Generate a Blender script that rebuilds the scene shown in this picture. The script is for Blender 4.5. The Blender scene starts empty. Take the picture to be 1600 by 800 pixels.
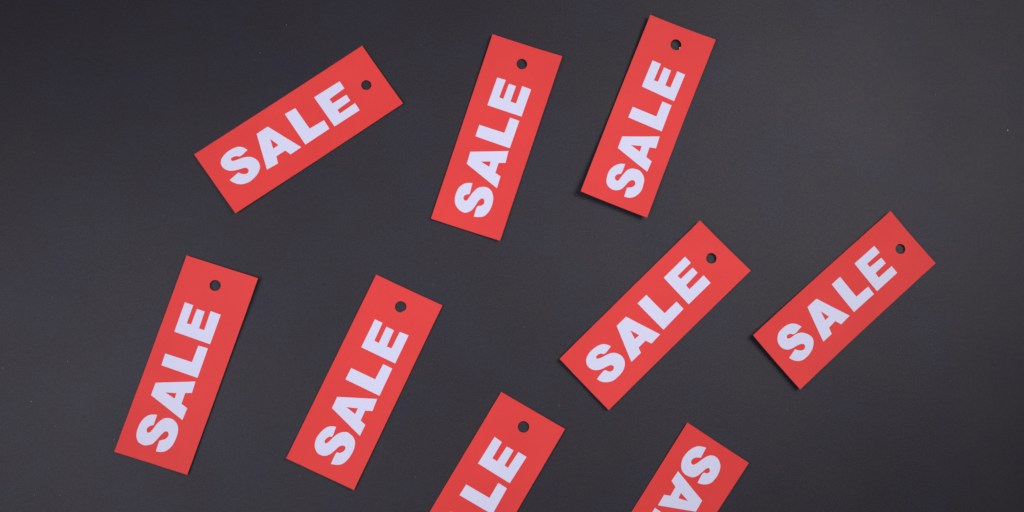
# Red SALE tags scattered on a dark matte sheet, photographed from almost straight above.
import bpy, bmesh, math, random
from mathutils import Vector, Matrix, noise
from mathutils.geometry import delaunay_2d_cdt

C = bpy.context.scene.collection
SC = bpy.context.scene
MM = 0.001
CAM = dict(tilt_x=0.116671, tilt_y=-0.108917, height=702.323)   # radians, radians, mm

# ------------------------------------------------------------------ camera
cd = bpy.data.cameras.new('camera')
cam = bpy.data.objects.new('camera', cd)
C.objects.link(cam)
cd.sensor_width = 36.0
cd.lens = 36.0 * 2222.0 / 1600.0
cd.clip_start, cd.clip_end = 0.01, 50.0
cam.matrix_world = (Matrix.Translation((0, 0, CAM['height'] * MM))
                    @ Matrix.Rotation(CAM['tilt_y'], 4, 'Y') @ Matrix.Rotation(CAM['tilt_x'], 4, 'X'))
SC.camera = cam

# ------------------------------------------------------------------ light
w = bpy.data.worlds.new('World'); SC.world = w; w.use_nodes = True
bg = w.node_tree.nodes['Background']
bg.inputs[0].default_value = (0.95, 0.97, 1.0, 1)
bg.inputs[1].default_value = 0.004

def softbox(name, loc, aim, size, power, col):
    ld = bpy.data.lights.new(name, 'AREA')
    ld.shape = 'RECTANGLE'; ld.size, ld.size_y = size
    ld.energy = power; ld.color = col
    ld.spread = math.radians(80)      # a fabric grid on the box keeps its light narrow
    o = bpy.data.objects.new(name, ld); C.objects.link(o)
    o.location = loc
    o.rotation_euler = (Vector(aim) - Vector(loc)).to_track_quat('-Z', 'Y').to_euler()
    return o

softbox('softbox_left', (-0.326, -0.024, 0.62), (0.09, 0.115, 0), (0.30, 0.42), 0.85, (0.985, 0.975, 1.05))
softbox('softbox_right', (0.457, 0.245, 0.61), (0.07, 0.075, 0), (0.32, 0.44), 0.77, (1.0, 0.98, 1.0))

SC.view_settings.view_transform = 'Standard'
SC.view_settings.look = 'None'
SC.view_settings.exposure = 0.0
SC.view_settings.gamma = 1.0
SC.view_settings.use_curve_mapping = False

# ------------------------------------------------------------------ materials
def new_mat(name):
    m = bpy.data.materials.new(name); m.use_nodes = True
    nt = m.node_tree
    return m, nt, nt.nodes['Principled BSDF']

def node(nt, kind, **kw):
    n = nt.nodes.new(kind)
    for k, v in kw.items(): setattr(n, k, v)
    return n

def mapped(nt, scale=(1, 1, 1), kind='Object'):
    tc = node(nt, 'ShaderNodeTexCoord'); mp = node(nt, 'ShaderNodeMapping')
    mp.inputs['Scale'].default_value = scale
    nt.links.new(tc.outputs[kind], mp.inputs['Vector'])
    return mp.outputs[0]

def noise_tex(nt, vec, scale, detail=4, rough=0.6):
    n = node(nt, 'ShaderNodeTexNoise')
    n.inputs['Scale'].default_value = scale
    n.inputs['Detail'].default_value = detail
    n.inputs['Roughness'].default_value = rough
    nt.links.new(vec, n.inputs['Vector'])
    return n.outputs['Fac']

def ramp(nt, fac, stops):
    r = node(nt, 'ShaderNodeValToRGB')
    e = r.color_ramp.elements
    e[0].position, e[0].color = stops[0][0], (*stops[0][1], 1)
    e[1].position, e[1].color = stops[-1][0], (*stops[-1][1], 1)
    for p, c in stops[1:-1]:
        x = e.new(p); x.color = (*c, 1)
    nt.links.new(fac, r.inputs[0])
    return r.outputs[0]

def mix(nt, fac, a, b, mode='MIX'):
    n = node(nt, 'ShaderNodeMix', data_type='RGBA', blend_type=mode)
    if isinstance(fac, float): n.inputs[0].default_value = fac
    else: nt.links.new(fac, n.inputs[0])
    for s, v in ((6, a), (7, b)):
        if isinstance(v, tuple): n.inputs[s].default_value = (*v, 1)
        else: nt.links.new(v, n.inputs[s])
    return n.outputs[2]

def bump(nt, bsdf, h, strength, dist):
    n = node(nt, 'ShaderNodeBump')
    n.inputs['Strength'].default_value = strength
    n.inputs['Distance'].default_value = dist
    nt.links.new(h, n.inputs['Height'])
    nt.links.new(n.outputs[0], bsdf.inputs['Normal'])

def mul(c, k): return tuple(x * k for x in c)

# dark charcoal paper: cloudy pigment, fine tooth, faint fibres running across
DARK = (0.0128, 0.0116, 0.0168)
m_sheet, nt, b = new_mat('charcoal_paper')
v = mapped(nt)
cloud = noise_tex(nt, v, 9.0, 5, 0.6)
c1 = ramp(nt, cloud, [(0.25, mul(DARK, 0.93)), (0.75, mul((0.0130, 0.0120, 0.0170), 1.07))])
grain = noise_tex(nt, v, 1500.0, 3, 0.7)
c2 = mix(nt, 1.0, c1, ramp(nt, grain, [(0.2, (0.80,) * 3), (0.8, (1.22,) * 3)]), 'MULTIPLY')
fv = mapped(nt, (160, 900, 1))
fib = noise_tex(nt, fv, 1.0, 3, 0.6)
c3 = mix(nt, 1.0, c2, ramp(nt, fib, [(0.25, (0.93,) * 3), (0.75, (1.07,) * 3)]), 'MULTIPLY')
# faint bluish and neutral patches in the dye
patch = noise_tex(nt, v, 26.0, 5, 0.65)
c3 = mix(nt, 1.0, c3, ramp(nt, patch, [(0.36, (0.90, 0.93, 1.22)), (0.5, (1, 1, 1)), (0.64, (1.06, 1.06, 0.90))]), 'MULTIPLY')
nt.links.new(c3, b.inputs['Base Color'])
# the tooth of the paper also breaks up its faint sheen
blotch = noise_tex(nt, v, 420.0, 4, 0.7)
sh = mix(nt, 1.0, ramp(nt, grain, [(0.3, (0.28,) * 3), (0.7, (0.46,) * 3)]),
         ramp(nt, blotch, [(0.3, (0.92,) * 3), (0.7, (1.08,) * 3)]), 'MULTIPLY')
sh = mix(nt, 1.0, sh, ramp(nt, cloud, [(0.3, (0.92,) * 3), (0.7, (1.08,) * 3)]), 'MULTIPLY')
nt.links.new(sh, b.inputs['Specular IOR Level'])
b.inputs['Roughness'].default_value = 0.54
b.inputs['Specular Tint'].default_value = (0.96, 0.92, 1.0, 1)
bump(nt, b, noise_tex(nt, v, 1100.0, 4, 0.7), 0.4, 0.00014)

def mul(c, k): return tuple(x * k for x in c)

def paper_mat(name, col, rough, cloud_amt, grain_amt, hue=None):
    m, nt, b = new_mat(name)
    v = mapped(nt)
    oi = node(nt, 'ShaderNodeObjectInfo')
    off = node(nt, 'ShaderNodeVectorMath', operation='ADD')
    nt.links.new(v, off.inputs[0]); nt.links.new(oi.outputs['Random'], off.inputs[1])
    v = off.outputs[0]
    cl = noise_tex(nt, v, 38.0, 4, 0.55)
    c = ramp(nt, cl, [(0.25, mul(col, 1 - cloud_amt)), (0.75, mul(hue or col, 1 + cloud_amt))])
    g = noise_tex(nt, v, 1300.0, 3, 0.7)
    c = mix(nt, 1.0, c, ramp(nt, g, [(0.2, (1 - grain_amt,) * 3), (0.8, (1 + grain_amt,) * 3)]), 'MULTIPLY')
    nt.links.new(c, b.inputs['Base Color'])
    b.inputs['Roughness'].default_value = rough
    b.inputs['Specular IOR Level'].default_value = 0.2
    bump(nt, b, noise_tex(nt, v, 700.0, 4, 0.65), 0.25, 0.00006)
    return m

m_red = paper_mat('red_card', (0.745, 0.047, 0.046), 0.6, 0.035, 0.035, (0.745, 0.051, 0.046))
m_core = paper_mat('card_core', (0.80, 0.22, 0.20), 0.8, 0.05, 0.1)
m_core_pale = paper_mat('pale_torn_card', (0.62, 0.42, 0.46), 0.8, 0.03, 0.05)
m_print = paper_mat('pale_lilac_print', (0.67, 0.68, 0.855), 0.6, 0.015, 0.03)
m_dust = paper_mat('dust', (0.72, 0.71, 0.74), 0.9, 0.1, 0.1)

def tag(o, label=None, cat=None, group=None, kind=None):
    if label: o['label'] = label
    if cat: o['category'] = cat
    if group: o['group'] = group
    if kind: o['kind'] = kind
    return o

# ------------------------------------------------------------------ the surface
def build_sheet():
    bm = bmesh.new()
    n = 96; W, D = 3.0, 2.4
    vs = []
    for j in range(n + 1):
        for i in range(n + 1):
            x, y = (i / n - 0.5) * W, (j / n - 0.5) * D
            vs.append(bm.verts.new((x, y, 0)))
    for j in range(n):
        for i in range(n):
            q = j * (n + 1) + i
            bm.faces.new((vs[q], vs[q + 1], vs[q + n + 2], vs[q + n + 1]))
    ret = bmesh.ops.extrude_face_region(bm, geom=bm.faces[:])
    low = [g for g in ret['geom'] if isinstance(g, bmesh.types.BMVert)]
    bmesh.ops.translate(bm, verts=low, vec=(0, 0, -0.012))
    bmesh.ops.recalc_face_normals(bm, faces=bm.faces)
    me = bpy.data.meshes.new('backdrop_surface'); bm.to_mesh(me); bm.free()
    me.materials.append(m_sheet)
    o = bpy.data.objects.new('backdrop_surface', me); C.objects.link(o)
    return tag(o, 'dark charcoal matt paper surface under all the red tags', kind='structure')
build_sheet()

# ------------------------------------------------------------------ the tags (millimetres, measured on each card)
TAGS = [
 dict(pos=(-29.39,144.82), turn=0.61132, lift=[0.9, 0.8, 1.3, 1.3], bow=(0.4,1), hole=(40.00,0.18,2.55), quad=[(-49.82,17.81),(49.58,17.9),(49.74,-17.9),(-49.51,-17.81)], letters=dict(
  S=[[(-27.05,5.46),(-27.39,6.2),(-27.73,6.95),(-28.13,7.62),(-28.58,8.19),(-29.08,8.68),(-29.66,9.1),(-30.34,9.42),(-31.11,9.67),(-31.95,9.86),(-32.87,10),(-33.87,10.08),(-34.88,10.07),(-35.94,9.98),(-37.03,9.8),(-38.02,9.56),(-38.88,9.26),(-39.64,8.9),(-40.3,8.48),(-40.86,7.98),(-41.32,7.41),(-41.65,6.78),(-41.84,6.09),(-41.91,5.35),(-41.86,4.62),(-41.68,3.92),(-41.38,3.23),(-40.98,2.59),(-40.49,2.02),(-39.9,1.49),(-39.24,1.02),(-38.5,0.62),(-37.7,0.28),(-36.87,-0.03),(-36,-0.32),(-35.1,-0.58),(-34.32,-0.81),(-33.69,-1.01),(-33.18,-1.2),(-32.78,-1.44),(-32.46,-1.79),(-32.25,-2.2),(-32.15,-2.61),(-32.18,-3.03),(-32.32,-3.45),(-32.55,-3.8),(-32.9,-4.03),(-33.34,-4.19),(-33.8,-4.24),(-34.25,-4.16),(-34.72,-3.97),(-35.15,-3.74),(-35.53,-3.47),(-35.88,-3.16),(-36.2,-2.8),(-36.49,-2.4),(-36.75,-1.95),(-37.01,-1.5),(-42.56,-2.3),(-42.33,-3.01),(-42.09,-3.71),(-41.74,-4.42),(-41.22,-5.2),(-40.59,-5.98),(-39.88,-6.67),(-39.1,-7.2),(-38.26,-7.62),(-37.38,-7.95),(-36.48,-8.19),(-35.55,-8.33),(-34.59,-8.37),(-33.55,-8.29),(-32.47,-8.11),(-31.45,-7.86),(-30.49,-7.57),(-29.59,-7.2),(-28.75,-6.76),(-27.97,-6.22),(-27.25,-5.59),(-26.69,-4.94),(-26.32,-4.25),(-26.1,-3.52),(-25.99,-2.79),(-25.98,-2.04),(-26.09,-1.28),(-26.29,-0.55),(-26.61,0.15),(-27.03,0.83),(-27.5,1.42),(-28.01,1.9),(-28.58,2.3),(-29.2,2.66),(-29.88,3),(-30.62,3.29),(-31.41,3.55),(-32.29,3.78),(-33.22,3.98),(-34.07,4.17),(-34.8,4.35),(-35.44,4.53),(-35.94,4.72),(-36.25,4.95),(-36.41,5.19),(-36.58,5.43),(-36.48,5.76),(-36.37,6.08),(-36.16,6.31),(-35.8,6.43),(-35.34,6.45),(-34.82,6.4),(-34.23,6.26),(-33.59,6.04),(-33,5.77),(-32.63,5.39),(-32.3,4.97),(-31.62,4.74),(-30.33,4.85),(-28.69,5.15)]],
  A=[[(-18.87,9.69),(-12.32,9.77),(-4.45,-7.96),(-10.84,-8.1),(-11.87,-4.96),(-17.17,-5.02),(-18.48,-8.42),(-24.67,-8.05)], [(-14.8,3.99),(-13.11,-0.91),(-16.3,-0.94)]],
  L=[[(-1.83,10.38),(4.16,10.01),(4.23,-2.49),(12.49,-2.9),(12.33,-7.96),(-1.98,-8.04)]],
  E=[[(14.97,9.43),(30.06,9.14),(29.99,4.88),(20.74,4.42),(20.82,1.77),(29,1.64),(28.86,-1.91),(20.98,-2.24),(20.93,-4.48),(30.14,-4.29),(30.03,-8.59),(15.08,-8.45)]],
  )),
 dict(pos=(68.88,142.97), turn=1.25401, lift=[0.6, 1.3, 1.6, 0.8], bow=(0.6,0.9), hole=(39.96,-0.39,2.71), quad=[(-50.22,18.07),(49.37,18.53),(50.46,-18.53),(-49.62,-18.07)], letters=dict(
  S=[[(-26.32,4.11),(-26.53,4.88),(-26.74,5.65),(-27.01,6.37),(-27.33,7.02),(-27.71,7.61),(-28.21,8.18),(-28.86,8.72),(-29.62,9.24),(-30.41,9.65),(-31.18,9.93),(-31.98,10.11),(-32.84,10.21),(-33.83,10.26),(-34.89,10.24),(-35.89,10.14),(-36.8,9.97),(-37.65,9.72),(-38.42,9.41),(-39.07,9.04),(-39.64,8.6),(-40.17,8.05),(-40.7,7.33),(-41.19,6.5),(-41.56,5.67),(-41.79,4.88),(-41.9,4.1),(-41.87,3.37),(-41.69,2.7),(-41.37,2.07),(-40.94,1.48),(-40.39,0.91),(-39.73,0.38),(-39.01,-0.07),(-38.22,-0.41),(-37.37,-0.65),(-36.49,-0.89),(-35.55,-1.13),(-34.57,-1.36),(-33.72,-1.63),(-33.09,-1.97),(-32.57,-2.35),(-32.06,-2.73),(-32.07,-3.13),(-32.08,-3.53),(-32.22,-3.88),(-32.58,-4.18),(-33.06,-4.44),(-33.54,-4.59),(-33.98,-4.64),(-34.41,-4.6),(-34.82,-4.46),(-35.19,-4.21),(-35.54,-3.86),(-35.89,-3.44),(-36.11,-2.87),(-36.34,-2.23),(-37.02,-1.78),(-38.47,-1.68),(-40.38,-1.78),(-42.29,-1.87),(-42.06,-2.76),(-41.83,-3.65),(-41.56,-4.48),(-41.25,-5.24),(-40.9,-5.94),(-40.4,-6.57),(-39.71,-7.11),(-38.87,-7.58),(-37.98,-7.96),(-37.03,-8.27),(-36.01,-8.49),(-34.96,-8.62),(-33.85,-8.66),(-32.71,-8.6),(-31.66,-8.48),(-30.74,-8.3),(-29.92,-8.05),(-29.12,-7.7),(-28.31,-7.22),(-27.54,-6.63),(-26.91,-5.99),(-26.45,-5.3),(-26.14,-4.55),(-25.99,-3.77),(-26.02,-2.91),(-26.21,-2.01),(-26.49,-1.18),(-26.85,-0.44),(-27.3,0.24),(-27.87,0.85),(-28.59,1.37),(-29.43,1.83),(-30.32,2.24),(-31.26,2.61),(-32.26,2.94),(-33.18,3.22),(-34.01,3.46),(-34.77,3.65),(-35.36,3.88),(-35.72,4.16),(-35.9,4.46),(-35.95,4.78),(-35.9,5.13),(-35.73,5.49),(-35.46,5.77),(-35.09,5.97),(-34.64,6.09),(-34.18,6.08),(-33.73,5.92),(-33.28,5.62),(-32.88,5.25),(-32.57,4.79),(-32.31,4.25),(-32.06,3.7)]],
  A=[[(-11.5,10.13),(-4.75,-7.95),(-11.02,-8.4),(-12.15,-5.13),(-17.55,-5.13),(-18.42,-8.17),(-24.72,-8.3),(-17.9,9.94)], [(-14.52,3.6),(-12.76,-1.08),(-15.61,-1.3)]],
  L=[[(3.08,10.21),(3.39,-3.06),(11.8,-3.35),(11.71,-8.32),(-3.17,-8.09),(-3.12,10.21)]],
  E=[[(29.17,9.26),(29.38,4.75),(19.83,5.15),(19.78,2.9),(28.09,2.65),(28.17,-1.12),(19.73,-0.95),(19.64,-3.93),(29.22,-4.11),(29.06,-8.89),(14.2,-8.66),(14.02,9.51)]],
  )),
 dict(pos=(146.44,155.49), turn=1.19123, lift=[4.2, 2.2, 2.4, 3.2], bow=(1,0.5), hole=(40.40,0.02,2.84), quad=[(-50.5,18.12),(49.3,18.07),(50.79,-18.07),(-49.58,-18.12)], letters=dict(
  S=[[(-27.9,1.88),(-28.16,2.68),(-28.42,3.48),(-28.76,4.23),(-29.18,4.89),(-29.68,5.49),(-30.27,6.06),(-30.96,6.62),(-31.74,7.15),(-32.57,7.59),(-33.46,7.96),(-34.4,8.24),(-35.38,8.41),(-36.44,8.43),(-37.53,8.34),(-38.54,8.18),(-39.42,7.99),(-40.21,7.74),(-40.91,7.4),(-41.49,6.95),(-41.98,6.41),(-42.37,5.79),(-42.67,5.05),(-42.88,4.24),(-42.97,3.44),(-42.91,2.68),(-42.72,1.95),(-42.45,1.24),(-42.08,0.57),(-41.62,-0.08),(-41.1,-0.64),(-40.51,-1.07),(-39.85,-1.41),(-39.1,-1.75),(-38.16,-2.1),(-37.12,-2.44),(-36.21,-2.8),(-35.5,-3.18),(-34.92,-3.59),(-34.5,-4.02),(-34.28,-4.49),(-34.21,-4.98),(-34.14,-5.48),(-34.49,-5.82),(-34.83,-6.16),(-35.21,-6.4),(-35.68,-6.51),(-36.19,-6.52),(-36.67,-6.41),(-37.12,-6.16),(-37.55,-5.78),(-37.96,-5.3),(-38.35,-4.68),(-38.73,-3.96),(-39.11,-3.24),(-44.05,-3.47),(-43.93,-4.35),(-43.81,-5.23),(-43.59,-6.05),(-43.23,-6.81),(-42.76,-7.53),(-42.2,-8.18),(-41.55,-8.77),(-40.82,-9.3),(-40.02,-9.75),(-39.14,-10.12),(-38.2,-10.4),(-37.23,-10.57),(-36.25,-10.62),(-35.26,-10.55),(-34.31,-10.45),(-33.42,-10.36),(-32.58,-10.23),(-31.79,-10),(-31.03,-9.63),(-30.31,-9.16),(-29.67,-8.58),(-29.09,-7.86),(-28.59,-7.03),(-28.24,-6.2),(-28.12,-5.4),(-28.16,-4.6),(-28.28,-3.83),(-28.42,-3.08),(-28.65,-2.36),(-28.97,-1.7),(-29.4,-1.13),(-29.94,-0.62),(-30.55,-0.17),(-31.26,0.21),(-32.04,0.52),(-32.88,0.82),(-33.82,1.11),(-34.8,1.38),(-35.68,1.64),(-36.41,1.86),(-37.03,2.06),(-37.48,2.29),(-37.72,2.59),(-37.78,2.93),(-37.74,3.26),(-37.61,3.6),(-37.38,3.94),(-37.06,4.2),(-36.64,4.37),(-36.13,4.46),(-35.64,4.42),(-35.18,4.21),(-34.73,3.87),(-34.3,3.48),(-34.06,2.99),(-33.82,2.45),(-33.14,2.05),(-31.7,1.9),(-29.8,1.89)]],
  A=[[(-15.12,8.42),(-7.42,-9.47),(-13.99,-9.92),(-14.83,-6.63),(-20.2,-6.82),(-21.26,-10.23),(-27.2,-9.94),(-21.64,8.36)], [(-17.52,2.69),(-15.73,-2.6),(-18.9,-2.83)]],
  L=[[(1.54,8.93),(1.67,-4.21),(10.18,-4.28),(10.15,-9.38),(-4.52,-9.5),(-4.54,9.08)]],
  E=[[(27.97,8.27),(28.02,3.6),(18.66,3.8),(18.84,1.6),(27.01,1.44),(26.94,-2.54),(18.56,-2.58),(18.51,-5.5),(27.8,-5.69),(27.75,-10.05),(12.67,-9.79),(13.23,8.44)]],
  )),
 dict(pos=(-81.14,28.07), turn=1.24937, lift=[0.6, 0.9, 2.2, 0.5], bow=(0.4,1.1), hole=(40.24,0.30,2.71), quad=[(-50.11,18.11),(49.61,18.18),(50.16,-18.18),(-49.66,-18.11)], letters=dict(
  S=[[(-27.33,5.22),(-27.54,5.96),(-27.75,6.7),(-27.98,7.37),(-28.25,7.96),(-28.55,8.48),(-28.9,8.95),(-29.29,9.37),(-29.73,9.72),(-30.23,10.06),(-30.8,10.39),(-31.44,10.69),(-32.14,10.95),(-32.91,11.18),(-33.75,11.36),(-34.56,11.49),(-35.33,11.55),(-36.08,11.56),(-36.82,11.52),(-37.56,11.47),(-38.29,11.38),(-38.97,11.24),(-39.57,11.05),(-40.13,10.81),(-40.65,10.53),(-41.16,10.2),(-41.63,9.82),(-42.03,9.39),(-42.35,8.87),(-42.58,8.29),(-42.75,7.69),(-42.85,7.06),(-42.87,6.39),(-42.82,5.76),(-42.66,5.18),(-42.42,4.63),(-42.14,4.1),(-41.83,3.56),(-41.47,3.03),(-41.06,2.58),(-40.59,2.25),(-40.07,1.98),(-39.49,1.72),(-38.85,1.44),(-38.15,1.15),(-37.45,0.87),(-36.74,0.59),(-36.04,0.3),(-35.41,0.02),(-34.87,-0.24),(-34.41,-0.49),(-34.02,-0.75),(-33.72,-1.02),(-33.5,-1.29),(-33.37,-1.57),(-33.33,-1.85),(-33.38,-2.12),(-33.48,-2.38),(-33.63,-2.62),(-33.83,-2.84),(-34.08,-3.01),(-34.39,-3.14),(-34.76,-3.22),(-35.12,-3.24),(-35.49,-3.18),(-35.85,-3.07),(-36.19,-2.92),(-36.49,-2.77),(-36.75,-2.59),(-37.03,-2.33),(-37.33,-1.95),(-37.65,-1.49),(-37.93,-1.06),(-38.17,-0.7),(-38.38,-0.36),(-38.6,-0.03),(-43.82,-0.19),(-43.76,-0.74),(-43.7,-1.3),(-43.59,-1.86),(-43.43,-2.43),(-43.23,-3),(-42.97,-3.55),(-42.62,-4.08),(-42.2,-4.58),(-41.74,-5.03),(-41.25,-5.41),(-40.71,-5.74),(-40.13,-6.04),(-39.51,-6.31),(-38.86,-6.56),(-38.13,-6.75),(-37.28,-6.9),(-36.37,-7),(-35.46,-7.06),(-34.59,-7.08),(-33.72,-7.06),(-32.91,-7),(-32.17,-6.91),(-31.47,-6.78),(-30.8,-6.58),(-30.12,-6.29),(-29.47,-5.93),(-28.9,-5.53),(-28.45,-5.08),(-28.09,-4.6),(-27.77,-4.08),(-27.47,-3.53),(-27.22,-2.95),(-27.05,-2.37),(-26.99,-1.78),(-27.02,-1.18),(-27.09,-0.62),(-27.19,-0.11),(-27.33,0.37),(-27.54,0.82),(-27.81,1.26),(-28.14,1.67),(-28.53,2.06),(-28.98,2.44),(-29.48,2.79),(-30.01,3.12),(-30.55,3.41),(-31.11,3.68),(-31.73,3.93),(-32.41,4.15),(-33.14,4.36),(-33.87,4.58),(-34.65,4.84),(-35.44,5.11),(-36.06,5.37),(-36.41,5.62),(-36.59,5.86),(-36.68,6.1),(-36.72,6.36),(-36.67,6.62),(-36.55,6.85),(-36.34,7.07),(-36.06,7.26),(-35.77,7.39),(-35.47,7.46),(-35.15,7.48),(-34.81,7.42),(-34.45,7.3),(-34.08,7.1),(-33.73,6.86),(-33.43,6.56),(-33.16,6.21),(-32.92,5.89),(-32.74,5.61),(-32.61,5.35),(-32.47,5.09)]],
  A=[[(-13.16,11.12),(-6.6,-6.52),(-12.32,-6.78),(-13.33,-3.76),(-18.76,-3.85),(-19.94,-7.19),(-25.94,-6.95),(-19.42,11.14)], [(-16.04,5.28),(-14.73,0.08),(-17.52,0.04)]],
  L=[[(1.5,11.67),(1.63,-1.76),(10.12,-1.93),(10.35,-6.71),(-4.64,-6.83),(-4.4,11.44)]],
  E=[[(27.87,11.27),(27.78,7.01),(18.5,6.96),(18.64,4.82),(26.65,4.71),(26.68,0.81),(18.08,0.61),(18.05,-2.03),(27.77,-1.84),(27.64,-7.03),(12.55,-7.01),(12.82,11.16)]],
  )),
 dict(pos=(4.48,20.17), turn=1.13074, lift=[0.8, 0.6, 0.7, 1.1], bow=(0.5,0.6), hole=(40.34,0.21,2.83), quad=[(-49.7,18.04),(49.41,18.02),(49.86,-18.02),(-49.56,-18.04)], letters=dict(
  S=[[(-25.96,3.01),(-26.16,3.74),(-26.36,4.47),(-26.63,5.16),(-27,5.79),(-27.44,6.38),(-27.96,6.91),(-28.58,7.36),(-29.28,7.75),(-30.06,8.11),(-30.94,8.44),(-31.9,8.74),(-32.85,8.97),(-33.8,9.1),(-34.74,9.16),(-35.65,9.14),(-36.51,9.01),(-37.33,8.8),(-38.08,8.52),(-38.75,8.18),(-39.36,7.76),(-39.88,7.3),(-40.33,6.79),(-40.7,6.24),(-40.98,5.66),(-41.18,5.06),(-41.28,4.44),(-41.3,3.8),(-41.22,3.14),(-41.04,2.46),(-40.78,1.83),(-40.42,1.25),(-39.98,0.73),(-39.47,0.25),(-38.89,-0.17),(-38.26,-0.54),(-37.58,-0.89),(-36.82,-1.21),(-36.02,-1.52),(-35.28,-1.82),(-34.62,-2.09),(-34.02,-2.36),(-33.51,-2.67),(-33.1,-3.06),(-32.79,-3.5),(-32.58,-3.94),(-32.51,-4.38),(-32.54,-4.83),(-32.68,-5.18),(-32.92,-5.42),(-33.27,-5.58),(-33.65,-5.66),(-34.06,-5.65),(-34.51,-5.58),(-34.94,-5.43),(-35.35,-5.2),(-35.74,-4.91),(-36.07,-4.61),(-36.32,-4.33),(-36.51,-4.04),(-36.7,-3.71),(-36.72,-3.28),(-36.75,-2.81),(-37.34,-2.48),(-38.86,-2.4),(-40.94,-2.46),(-43.02,-2.52),(-42.82,-3.34),(-42.62,-4.15),(-42.36,-4.94),(-42.01,-5.71),(-41.59,-6.44),(-41.12,-7.08),(-40.6,-7.56),(-40.03,-7.94),(-39.37,-8.28),(-38.63,-8.61),(-37.8,-8.91),(-36.93,-9.15),(-36,-9.31),(-35.03,-9.41),(-34.07,-9.47),(-33.16,-9.5),(-32.28,-9.48),(-31.4,-9.37),(-30.47,-9.16),(-29.55,-8.86),(-28.74,-8.49),(-28.09,-8.04),(-27.54,-7.5),(-27.09,-6.93),(-26.74,-6.31),(-26.49,-5.65),(-26.29,-4.99),(-26.12,-4.35),(-26.01,-3.71),(-25.98,-3.12),(-26.07,-2.61),(-26.25,-2.13),(-26.5,-1.65),(-26.79,-1.14),(-27.15,-0.61),(-27.57,-0.11),(-28.04,0.34),(-28.58,0.77),(-29.19,1.16),(-29.86,1.52),(-30.59,1.84),(-31.36,2.16),(-32.19,2.45),(-33.05,2.73),(-33.8,3.02),(-34.37,3.34),(-34.83,3.67),(-35.29,4.01),(-35.02,4.89),(-34.67,4.99),(-34.33,5.08),(-33.92,5.09),(-33.38,4.95),(-32.79,4.72),(-32.27,4.46),(-31.89,4.17),(-31.59,3.86),(-31.33,3.54),(-31.23,3.19),(-31.17,2.84),(-30.66,2.63),(-29.39,2.66),(-27.68,2.84)]],
  A=[[(-12.67,8.93),(-5.31,-9.06),(-11.55,-9.55),(-12.92,-6.22),(-18.18,-6.36),(-19.1,-9.33),(-24.97,-9.27),(-18.66,8.79)], [(-15.26,2.82),(-13.4,-2.6),(-16.5,-2.56)]],
  L=[[(2.86,8.95),(2.88,-4.02),(11.31,-4.3),(11.21,-9.27),(-3.43,-9.4),(-3.33,9.05)]],
  E=[[(29.39,8.95),(29.31,4.79),(19.78,4.6),(19.58,2.16),(28.55,2.27),(28.43,-1.83),(19.77,-2.1),(19.96,-4.63),(29.04,-4.75),(29.3,-9.41),(14.07,-9.43),(14.1,8.95)]],
  )),
 dict(pos=(148.93,54.03), turn=0.76815, lift=[1.7, 1.6, 2.0, 1.6], bow=(0.8,0.5), hole=(41.01,0.27,2.72), quad=[(-50.71,17.6),(50.14,18.06),(51.12,-18.06),(-50.56,-17.6)], letters=dict(
  S=[[(-27.43,4.06),(-27.71,4.78),(-28,5.49),(-28.35,6.15),(-28.75,6.73),(-29.22,7.26),(-29.78,7.73),(-30.45,8.15),(-31.22,8.51),(-32.05,8.81),(-32.95,9.05),(-33.9,9.23),(-34.87,9.35),(-35.86,9.41),(-36.87,9.42),(-37.85,9.32),(-38.83,9.11),(-39.78,8.8),(-40.62,8.39),(-41.34,7.85),(-41.95,7.2),(-42.42,6.54),(-42.73,5.89),(-42.89,5.23),(-42.93,4.52),(-42.85,3.74),(-42.64,2.92),(-42.31,2.15),(-41.81,1.44),(-41.18,0.78),(-40.51,0.21),(-39.82,-0.24),(-39.09,-0.62),(-38.32,-0.95),(-37.48,-1.23),(-36.59,-1.47),(-35.77,-1.74),(-35.01,-2.05),(-34.31,-2.39),(-33.8,-2.76),(-33.54,-3.2),(-33.45,-3.69),(-33.51,-4.11),(-33.73,-4.46),(-34.09,-4.76),(-34.5,-4.96),(-34.97,-5.06),(-35.5,-5.07),(-36,-4.96),(-36.42,-4.73),(-36.82,-4.38),(-37.21,-3.94),(-37.43,-3.31),(-37.65,-2.58),(-38.37,-2.12),(-39.93,-2.11),(-41.99,-2.36),(-44.05,-2.61),(-43.83,-3.48),(-43.6,-4.34),(-43.25,-5.17),(-42.73,-5.95),(-42.08,-6.69),(-41.35,-7.35),(-40.55,-7.93),(-39.67,-8.43),(-38.71,-8.81),(-37.64,-9.03),(-36.49,-9.13),(-35.35,-9.16),(-34.26,-9.17),(-33.19,-9.13),(-32.18,-8.97),(-31.25,-8.7),(-30.38,-8.32),(-29.59,-7.87),(-28.86,-7.36),(-28.21,-6.77),(-27.68,-6.11),(-27.28,-5.33),(-27.01,-4.47),(-26.87,-3.65),(-26.89,-2.88),(-27.05,-2.15),(-27.29,-1.45),(-27.58,-0.77),(-27.95,-0.12),(-28.38,0.45),(-28.87,0.95),(-29.42,1.38),(-30.06,1.77),(-30.81,2.1),(-31.64,2.39),(-32.51,2.67),(-33.48,2.96),(-34.49,3.23),(-35.37,3.54),(-36.02,3.88),(-36.53,4.26),(-37.05,4.63),(-36.7,5.59),(-36.18,5.64),(-35.65,5.7),(-35.13,5.67),(-34.62,5.51),(-34.12,5.26),(-33.62,4.94),(-33.25,4.46),(-32.89,3.9),(-32.16,3.56),(-30.83,3.58),(-29.13,3.82)]],
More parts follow.
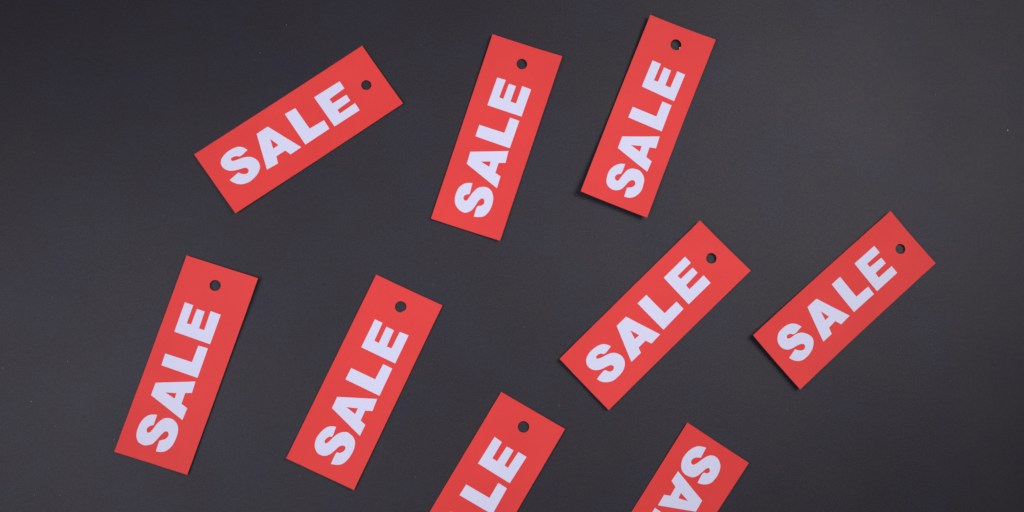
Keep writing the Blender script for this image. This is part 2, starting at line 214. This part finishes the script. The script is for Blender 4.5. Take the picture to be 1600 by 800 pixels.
  A=[[(-18.13,9.36),(-11.43,9.35),(-5.04,-8.99),(-11.48,-9.2),(-12.63,-6.08),(-17.74,-6.1),(-18.7,-8.79),(-25.38,-8.66)], [(-14.64,3.04),(-13.05,-1.93),(-16.03,-1.76)]],
  L=[[(-2.46,10.04),(3.8,10.04),(4.11,-3.04),(12.68,-3.07),(12.66,-8.14),(-2.16,-8.51)]],
  E=[[(16.37,10.07),(31.76,10.16),(31.74,5.9),(22.13,5.86),(22.27,3.63),(30.74,3.51),(30.72,-0.1),(21.95,-0.5),(21.82,-3.2),(32.06,-3.13),(31.93,-8.32),(16.24,-8.29)]],
  )),
 dict(pos=(247.47,62.61), turn=0.71888, lift=[2.8, 1.2, 1.3, 2.4], bow=(1,0.5), hole=(40.19,-0.28,2.64), quad=[(-49.29,18.11),(49.22,17.75),(49.16,-17.75),(-49.08,-18.11)], letters=dict(
  S=[[(-26.68,4.55),(-26.98,5.34),(-27.29,6.12),(-27.67,6.87),(-28.15,7.58),(-28.72,8.24),(-29.36,8.82),(-30.07,9.31),(-30.87,9.71),(-31.74,10.02),(-32.73,10.24),(-33.79,10.38),(-34.85,10.43),(-35.9,10.43),(-36.94,10.35),(-37.89,10.15),(-38.7,9.81),(-39.43,9.35),(-40.07,8.82),(-40.66,8.25),(-41.16,7.6),(-41.56,6.9),(-41.84,6.12),(-42.01,5.27),(-42.07,4.47),(-42.01,3.75),(-41.83,3.07),(-41.55,2.42),(-41.15,1.78),(-40.65,1.17),(-40.08,0.64),(-39.43,0.23),(-38.71,-0.1),(-37.91,-0.39),(-36.97,-0.61),(-35.94,-0.78),(-34.98,-0.98),(-34.12,-1.24),(-33.32,-1.53),(-32.68,-1.87),(-32.22,-2.26),(-31.91,-2.69),(-31.76,-3.11),(-31.81,-3.52),(-32.02,-3.92),(-32.29,-4.26),(-32.59,-4.52),(-32.95,-4.72),(-33.37,-4.81),(-33.88,-4.75),(-34.46,-4.57),(-34.99,-4.31),(-35.46,-3.96),(-35.89,-3.53),(-36.27,-3.08),(-36.6,-2.62),(-36.88,-2.15),(-37.17,-1.67),(-42.52,-2.83),(-42.25,-3.58),(-41.98,-4.34),(-41.63,-5.06),(-41.18,-5.77),(-40.64,-6.44),(-40.02,-7.03),(-39.34,-7.54),(-38.57,-7.95),(-37.7,-8.26),(-36.69,-8.45),(-35.58,-8.53),(-34.45,-8.51),(-33.29,-8.39),(-32.12,-8.17),(-31.07,-7.89),(-30.19,-7.55),(-29.43,-7.14),(-28.73,-6.68),(-28.06,-6.17),(-27.44,-5.6),(-26.94,-5.01),(-26.56,-4.41),(-26.29,-3.78),(-26.17,-3.09),(-26.22,-2.33),(-26.42,-1.51),(-26.7,-0.7),(-27.08,0.09),(-27.55,0.87),(-28.07,1.56),(-28.61,2.12),(-29.21,2.59),(-29.87,2.98),(-30.63,3.31),(-31.45,3.57),(-32.28,3.76),(-33.16,3.87),(-34.05,3.93),(-34.83,4.02),(-35.41,4.21),(-35.87,4.43),(-36.33,4.66),(-36.37,5),(-36.42,5.33),(-36.33,5.63),(-36.06,5.91),(-35.65,6.15),(-35.2,6.26),(-34.71,6.19),(-34.18,6),(-33.63,5.69),(-33.21,5.17),(-32.78,4.53),(-31.95,4.12),(-30.46,4.11),(-28.57,4.33)]],
  A=[[(-17.51,9.76),(-10.95,9.78),(-3.52,-8.03),(-9.97,-8.31),(-11.09,-5.08),(-15.99,-5.39),(-17.11,-8.63),(-23.15,-8.59)], [(-13.54,3.68),(-12.12,-1.28),(-14.87,-1.32)]],
  L=[[(0.16,9.95),(6.16,9.95),(5.86,-3.21),(14.11,-3.47),(13.78,-8.26),(-0.46,-8.17)]],
  E=[[(16.59,9.99),(30.62,9.92),(30.61,5.52),(21.57,5.57),(21.57,3.29),(29.44,2.94),(29.3,-0.66),(21.69,-0.85),(21.45,-3.72),(30.67,-3.8),(30.49,-8.22),(16.05,-8.26)]],
  )),
 dict(pos=(61.44,-36.92), turn=1.03197, lift=[0.5, 0.6, 1.2, 0.6], bow=(0.4,0.9), hole=(40.69,-0.12,2.85), quad=[(-50.28,18.33),(49.72,18.19),(50.28,-18.19),(-49.72,-18.33)], letters=dict(
  S=[[(-26.4,3.79),(-26.59,4.52),(-26.79,5.25),(-27.06,5.94),(-27.43,6.57),(-27.87,7.16),(-28.4,7.69),(-29.02,8.14),(-29.72,8.53),(-30.5,8.89),(-31.38,9.23),(-32.33,9.53),(-33.29,9.75),(-34.23,9.88),(-35.18,9.94),(-36.09,9.92),(-36.95,9.79),(-37.77,9.58),(-38.52,9.3),(-39.19,8.96),(-39.79,8.54),(-40.32,8.08),(-40.76,7.57),(-41.13,7.02),(-41.42,6.44),(-41.61,5.84),(-41.72,5.22),(-41.73,4.58),(-41.65,3.92),(-41.48,3.24),(-41.22,2.61),(-40.86,2.04),(-40.41,1.51),(-39.9,1.03),(-39.33,0.61),(-38.69,0.24),(-38.01,-0.11),(-37.26,-0.43),(-36.45,-0.74),(-35.71,-1.04),(-35.05,-1.31),(-34.45,-1.58),(-33.95,-1.89),(-33.54,-2.28),(-33.22,-2.72),(-33.02,-3.15),(-32.94,-3.6),(-32.98,-4.04),(-33.11,-4.4),(-33.36,-4.64),(-33.7,-4.8),(-34.08,-4.88),(-34.49,-4.87),(-34.94,-4.79),(-35.38,-4.65),(-35.78,-4.42),(-36.17,-4.13),(-36.51,-3.83),(-36.75,-3.55),(-36.94,-3.26),(-37.13,-2.93),(-37.16,-2.5),(-37.19,-2.03),(-37.77,-1.7),(-39.3,-1.62),(-41.37,-1.68),(-43.45,-1.74),(-43.25,-2.56),(-43.06,-3.37),(-42.79,-4.16),(-42.44,-4.93),(-42.03,-5.66),(-41.56,-6.29),(-41.04,-6.78),(-40.46,-7.16),(-39.81,-7.5),(-39.06,-7.83),(-38.24,-8.13),(-37.37,-8.37),(-36.44,-8.53),(-35.46,-8.63),(-34.5,-8.69),(-33.6,-8.71),(-32.71,-8.69),(-31.83,-8.59),(-30.91,-8.38),(-29.99,-8.08),(-29.18,-7.71),(-28.52,-7.25),(-27.98,-6.72),(-27.53,-6.15),(-27.18,-5.53),(-26.93,-4.87),(-26.73,-4.21),(-26.56,-3.57),(-26.44,-2.93),(-26.42,-2.34),(-26.51,-1.82),(-26.69,-1.35),(-26.93,-0.87),(-27.23,-0.36),(-27.58,0.17),(-28,0.67),(-28.48,1.12),(-29.02,1.55),(-29.62,1.94),(-30.29,2.3),(-31.03,2.63),(-31.79,2.94),(-32.62,3.23),(-33.48,3.51),(-34.24,3.8),(-34.8,4.12),(-35.26,4.45),(-35.72,4.79),(-35.46,5.67),(-35.11,5.77),(-34.76,5.86),(-34.36,5.87),(-33.82,5.73),(-33.22,5.5),(-32.7,5.24),(-32.32,4.95),(-32.03,4.64),(-31.76,4.32),(-31.67,3.97),(-31.61,3.62),(-31.1,3.41),(-29.83,3.44),(-28.11,3.62)]],
  A=[[(-13.1,9.71),(-5.75,-8.28),(-11.98,-8.77),(-13.36,-5.44),(-18.62,-5.58),(-19.53,-8.55),(-25.4,-8.49),(-19.09,9.57)], [(-15.69,3.6),(-13.83,-1.82),(-16.94,-1.78)]],
  L=[[(2.25,9.74),(2.44,-3.43),(10.91,-3.41),(10.78,-8.42),(-3.63,-8.72),(-3.86,9.92)]],
  E=[[(29.19,9.67),(28.81,5.25),(19.67,5.26),(19.59,2.52),(28.22,2.08),(28.32,-1.75),(19.75,-1.69),(19.5,-3.75),(28.84,-4.2),(28.86,-8.89),(13.65,-8.32),(13.9,10.04)]],
  )),
 dict(pos=(152.35,-51.54), turn=-2.15868, lift=[1.2, 0.6, 0.6, 0.8], bow=(0.8,0.5), hole=(38.16,0.21,2.83), quad=[(-50.2,18.36),(49.79,17.36),(50.2,-17.36),(-49.79,-18.36)], letters=dict(
  S=[[(-44.64,-3.62),(-44.36,-4.45),(-44.08,-5.29),(-43.75,-6.07),(-43.37,-6.79),(-42.93,-7.46),(-42.36,-8.08),(-41.61,-8.65),(-40.74,-9.17),(-39.8,-9.61),(-38.8,-9.98),(-37.74,-10.27),(-36.67,-10.48),(-35.61,-10.6),(-34.54,-10.64),(-33.49,-10.56),(-32.44,-10.32),(-31.41,-9.96),(-30.49,-9.52),(-29.71,-9.01),(-29.05,-8.42),(-28.53,-7.77),(-28.14,-7.06),(-27.89,-6.3),(-27.75,-5.51),(-27.72,-4.69),(-27.81,-3.84),(-27.97,-3.04),(-28.18,-2.31),(-28.46,-1.62),(-28.86,-1.01),(-29.4,-0.49),(-30.05,-0.05),(-30.78,0.35),(-31.6,0.69),(-32.49,0.99),(-33.37,1.27),(-34.25,1.51),(-35.11,1.73),(-35.83,1.98),(-36.33,2.28),(-36.68,2.61),(-37.03,2.94),(-36.87,3.32),(-36.71,3.69),(-36.48,3.99),(-36.16,4.18),(-35.77,4.29),(-35.38,4.3),(-34.99,4.18),(-34.58,3.96),(-34.19,3.62),(-33.98,3.05),(-33.79,2.37),(-33.11,1.9),(-31.63,1.84),(-29.68,2),(-27.72,2.15),(-27.88,2.86),(-28.04,3.57),(-28.28,4.27),(-28.61,4.98),(-29.03,5.69),(-29.53,6.34),(-30.12,6.94),(-30.79,7.48),(-31.54,7.92),(-32.36,8.21),(-33.25,8.39),(-34.2,8.5),(-35.2,8.58),(-36.26,8.59),(-37.32,8.51),(-38.4,8.32),(-39.49,8.03),(-40.44,7.65),(-41.22,7.15),(-41.87,6.56),(-42.42,5.92),(-42.89,5.2),(-43.26,4.42),(-43.49,3.67),(-43.57,3),(-43.5,2.36),(-43.35,1.74),(-43.13,1.15),(-42.82,0.58),(-42.4,0.04),(-41.84,-0.45),(-41.18,-0.9),(-40.47,-1.31),(-39.7,-1.7),(-38.87,-2.04),(-38.07,-2.36),(-37.28,-2.65),(-36.51,-2.91),(-35.8,-3.21),(-35.1,-3.57),(-34.46,-3.97),(-34.01,-4.37),(-33.81,-4.79),(-33.8,-5.22),(-33.93,-5.6),(-34.21,-5.94),(-34.63,-6.22),(-35.12,-6.38),(-35.71,-6.36),(-36.35,-6.2),(-36.92,-5.98),(-37.33,-5.7),(-37.65,-5.35),(-37.97,-4.92),(-38.31,-4.37),(-38.64,-3.75),(-38.98,-3.13)]],
  A=[[(-21.59,8.86),(-15.32,9.17),(-7.45,-8.49),(-13.51,-8.69),(-14.78,-5.74),(-19.82,-5.97),(-21.28,-9.31),(-27.06,-9.13)], [(-18.97,-2.11),(-17.54,3.15),(-16,-1.74)]],
  L=[[(0.67,9.3),(0.69,-3.67),(9.13,-3.96),(9.03,-8.93),(-5.61,-9.06),(-5.51,9.39)]],
  E=[[(27.21,9.29),(27.12,5.14),(17.6,4.95),(17.4,2.5),(26.37,2.61),(26.25,-1.48),(17.59,-1.75),(17.78,-4.28),(26.86,-4.4),(27.12,-9.06),(11.89,-9.08),(11.92,9.3)]],
  )),
]
SPECKS = [(339.0,152.7,.28),(-150.6,-33.9,.09),(-138.8,-34.2,.09),(-114.7,-8.1,.08),(-153.7,10.1,.09),(-142.3,-1.7,.09),(138.3,-4.0,.09),(-33.4,80.8,.08),(85.3,195.3,.08)]   # the flecks one can pick out

CARD_T = 0.28     # card thickness, mm
INK_T = 0.03      # print thickness, mm

def uv_in_quad(q, p):
    u = v = 0.5
    for _ in range(8):
        X = (1-u)*(1-v)*q[0] + u*(1-v)*q[1] + u*v*q[2] + (1-u)*v*q[3]
        du = (1-v)*(q[1]-q[0]) + v*(q[2]-q[3]); dv = (1-u)*(q[3]-q[0]) + u*(q[2]-q[1])
        r = p - X; det = du.x*dv.y - du.y*dv.x
        u += (r.x*dv.y - r.y*dv.x) / det; v += (du.x*r.y - du.y*r.x) / det
    return u, v

def height(t, p):
    """how far the curled card stands off the surface at a point of it"""
    u, v = uv_in_quad(t['q'], p)
    u = min(1, max(0, u)); v = min(1, max(0, v))
    l = t['lift']
    w0 = max(0, 1 - u/.65)**2; w1 = max(0, (u - .35)/.65)**2
    return .12 + w0*((1-v)*l[0] + v*l[3]) + w1*((1-v)*l[1] + v*l[2]) + t['bow'][0 if v < .5 else 1]*(2*v - 1)**2

def shape_mesh(name, t, outer, holes, z_off, thick, mats, step=3.0):
    """a thin flat shape cut from card or ink, laid over the curl of its tag"""
    pts, edges, loops = [], [], []
    def add_loop(lp, dens):
        res = []
        n = len(lp)
        for i in range(n):
            a, b = Vector(lp[i]), Vector(lp[(i+1) % n])
            k = max(1, int((b-a).length / dens))
            for s in range(k): res.append(a.lerp(b, s/k))
        base = len(pts); pts.extend(res); m = len(res)
        for i in range(m): edges.append((base+i, base+(i+1) % m))
        loops.append([Vector(r) for r in res])
    add_loop(outer, step)
    for h in holes: add_loop(h, step)
    def inside(p, lp):
        c = False
        for i in range(len(lp)):
            a, b = lp[i], lp[i-1]
            if (a.y > p.y) != (b.y > p.y) and p.x < (b.x-a.x)*(p.y-a.y)/(b.y-a.y) + a.x: c = not c
        return c
    def solid(p): return inside(p, loops[0]) and not any(inside(p, h) for h in loops[1:])
    xs = [p.x for p in loops[0]]; ys = [p.y for p in loops[0]]
    x = min(xs) + step*.5
    while x < max(xs):
        y = min(ys) + step*.5
        while y < max(ys):
            p = Vector((x, y))
            if solid(p): pts.append(p)
            y += step
        x += step
    ov, oe, of, *_ = delaunay_2d_cdt(pts, edges, [], 0, 1e-5)
    bm = bmesh.new()
    top = [bm.verts.new((p.x*MM, p.y*MM, (height(t, p)+z_off+thick)*MM)) for p in ov]
    bot = [bm.verts.new((p.x*MM, p.y*MM, (height(t, p)+z_off)*MM)) for p in ov]
    count = {}
    for f in of:
        c = (ov[f[0]] + ov[f[1]] + ov[f[2]]) / 3
        if not solid(c): continue
        ft = bm.faces.new([top[i] for i in f]); ft.normal_update()
        flip = ft.normal.z < 0
        if flip: ft.normal_flip()
        idx = list(f)[::-1] if flip else list(f)
        ft.smooth = True
        fb = bm.faces.new([bot[i] for i in reversed(idx)])
        for i in range(3):
            e = (idx[i], idx[(i+1) % 3])
            count[e] = count.get(e, 0) + 1
    for (i, j) in list(count):
        if (j, i) not in count:
            f = bm.faces.new((top[j], top[i], bot[i], bot[j]))
            f.material_index = min(1, len(mats)-1)
    for v in [v for v in bm.verts if not v.link_faces]: bm.verts.remove(v)
    for e in bm.edges:
        if len(e.link_faces) == 2 and (abs(e.link_faces[0].normal.z) < .5) != (abs(e.link_faces[1].normal.z) < .5): e.smooth = False
    bm.normal_update()
    for e in bm.edges:
        if len(e.link_faces) == 2 and e.link_faces[0].normal.angle(e.link_faces[1].normal, 0) > 0.6: e.smooth = False
    me = bpy.data.meshes.new(name); bm.to_mesh(me); bm.free()
    for m in mats: me.materials.append(m)
    return me

LABELS = [
 'red SALE tag leaning furthest towards horizontal, alone in the upper left area',
 'steep red SALE tag at top centre, just left of the curled tag',
 'red SALE tag with its lower end curled up over a soft dark shadow',
 'steep red SALE tag at lower left with its punched corner lifted',
 'whole red SALE tag between the lower left tag and the cropped L, E tag',
 'diagonal red SALE tag just below the curled tag, right of centre',
 'diagonal red SALE tag farthest to the right, lower left edge lifted',
 'red tag cut off by the bottom edge, with its hole and the letters L, E',
 'red tag lying the other way round, cut off after its letters S and A',
]
GROUP = 'red sale tags scattered on the dark surface'

def build_tag(t, label, seed):
    rnd = random.Random(seed)
    t['q'] = [Vector(p) for p in t['quad']]
    root = bpy.data.objects.new('sale_tag', None); C.objects.link(root)
    root.empty_display_size = 0.02
    root.location = (t['pos'][0]*MM, t['pos'][1]*MM, 0)
    root.rotation_euler = (0, 0, t['turn'])
    tag(root, label, 'tag', GROUP)
    hx, hy, hr = t['hole']
    n = 40
    ring = [(hx + math.cos(2*math.pi*i/n)*hr*(1+.012*math.sin(3*i+seed)), hy + math.sin(2*math.pi*i/n)*hr*(1+.015*math.cos(2*i+seed))) for i in range(n)]
    if t.get('ragged'):            # the punch tore this hole: its rim is uneven on one side
        a0 = t['ragged'] - t['turn']
        out = []
        for (px, py) in ring:
            a = math.atan2(py-hy, px-hx); d = abs((a-a0+math.pi) % (2*math.pi) - math.pi)
            k = 1 - (.13 + .07*math.sin(a*17))*max(0, 1 - d/.55)
            out.append((hx + (px-hx)*k, hy + (py-hy)*k))
        ring = out
    # the cut edges waver by a few hundredths of a millimetre
    def cut(a, b, k):
        out = []
        for i in range(k):
            p = a.lerp(b, i/k); d = (b-a).normalized(); nn = Vector((-d.y, d.x))
            w = 0 if i == 0 else .05*noise.noise(Vector((i*.31, seed*3.7, a.x*.1)))
            out.append(p + nn*w)
        return out
    q = t['q']
    outer = cut(q[0], q[1], 44) + cut(q[1], q[2], 16) + cut(q[2], q[3], 44) + cut(q[3], q[0], 16)
    me = shape_mesh('card', t, outer, [ring], 0.0, CARD_T, [m_red, m_core], 2.6)
    card = bpy.data.objects.new('card', me); C.objects.link(card); card.parent = root
    if t.get('scrap'):             # a scrap of torn card still hangs in the hole, catching the light
        a0 = t['scrap'] - t['turn']; r = hr*.99
        sc = [(hx + math.cos(a0+a)*r*k, hy + math.sin(a0+a)*r*k) for a, k in ((-.17, 1), (.15, 1), (.10, .84), (-.08, .78))]
        ms = shape_mesh('torn_scrap', t, sc, [], .08, .22, [m_core_pale], 2.0)
        o = bpy.data.objects.new('torn_scrap', ms); C.objects.link(o); o.parent = root
        o['label'] = 'tiny pale scrap of torn card at the rim of the punched hole'
    for ch in 'SALE':
        loops = t['letters'][ch]
        ml = shape_mesh('letter', t, loops[0], loops[1:], CARD_T + .004, INK_T, [m_print], 2.2)
        o = bpy.data.objects.new('letter', ml); C.objects.link(o); o.parent = root
        o['label'] = 'pale lilac capital letter ' + ch
    return root

TAGS[2]['scrap'] = math.radians(-38)
TAGS[4]['ragged'] = math.radians(-62)
for i, t in enumerate(TAGS):
    build_tag(t, LABELS[i], i + 1)

# ------------------------------------------------------------------ dust on the dark surface
def build_dust():
    rnd = random.Random(11)
    bm = bmesh.new()
    def fleck(x, y, r, ang=0, aspect=1.0):
        k = 6; vs = []; c, s = math.cos(ang), math.sin(ang)
        for i in range(k):
            a = 2*math.pi*i/k; rr = r*rnd.uniform(.7, 1.2)
            px, py = math.cos(a)*rr*aspect, math.sin(a)*rr
            vs.append(bm.verts.new(((x+px*c-py*s)*MM, (y+px*s+py*c)*MM, .02*MM)))
        tp = bm.verts.new((x*MM, y*MM, (.02+min(r, .12)*.9)*MM))
        bm.faces.new(vs[::-1])
        for i in range(k): bm.faces.new((vs[i], vs[(i+1) % k], tp))
    inv = []
    for t in TAGS:
        inv.append((t['pos'], t['turn'], t['q']))
    def covered(x, y):
        for pos, th, q in inv:
            dx, dy = x-pos[0], y-pos[1]
            u = dx*math.cos(th)+dy*math.sin(th); v = -dx*math.sin(th)+dy*math.cos(th)
            if abs(u) < 52 and abs(v) < 20: return True
        return False
    n = 0
    while n < 900:
        x, y = rnd.uniform(-420, 420), rnd.uniform(-260, 260)
        # dust has settled most towards the lower left
        if rnd.random() > .16 + .84*math.exp(-((x+240)**2+(y+150)**2)/110**2): continue
        if covered(x, y): continue
        n += 1
        r = rnd.choice((.035, .045, .05, .06, .09)) * rnd.uniform(.6, 1.0)
        if rnd.random() < .08: fleck(x, y, r*.6, rnd.uniform(0, math.pi), rnd.uniform(5, 11))
        else: fleck(x, y, r, rnd.uniform(0, 3), rnd.uniform(1, 1.6))
    for x, y, r in SPECKS: fleck(x, y, r)
    me = bpy.data.meshes.new('dust'); bm.to_mesh(me); bm.free()
    me.materials.append(m_dust)
    o = bpy.data.objects.new('dust', me); C.objects.link(o)
    tag(o, 'fine pale dust specks and short fibres lying on the dark surface', 'dust', kind='stuff')
build_dust()
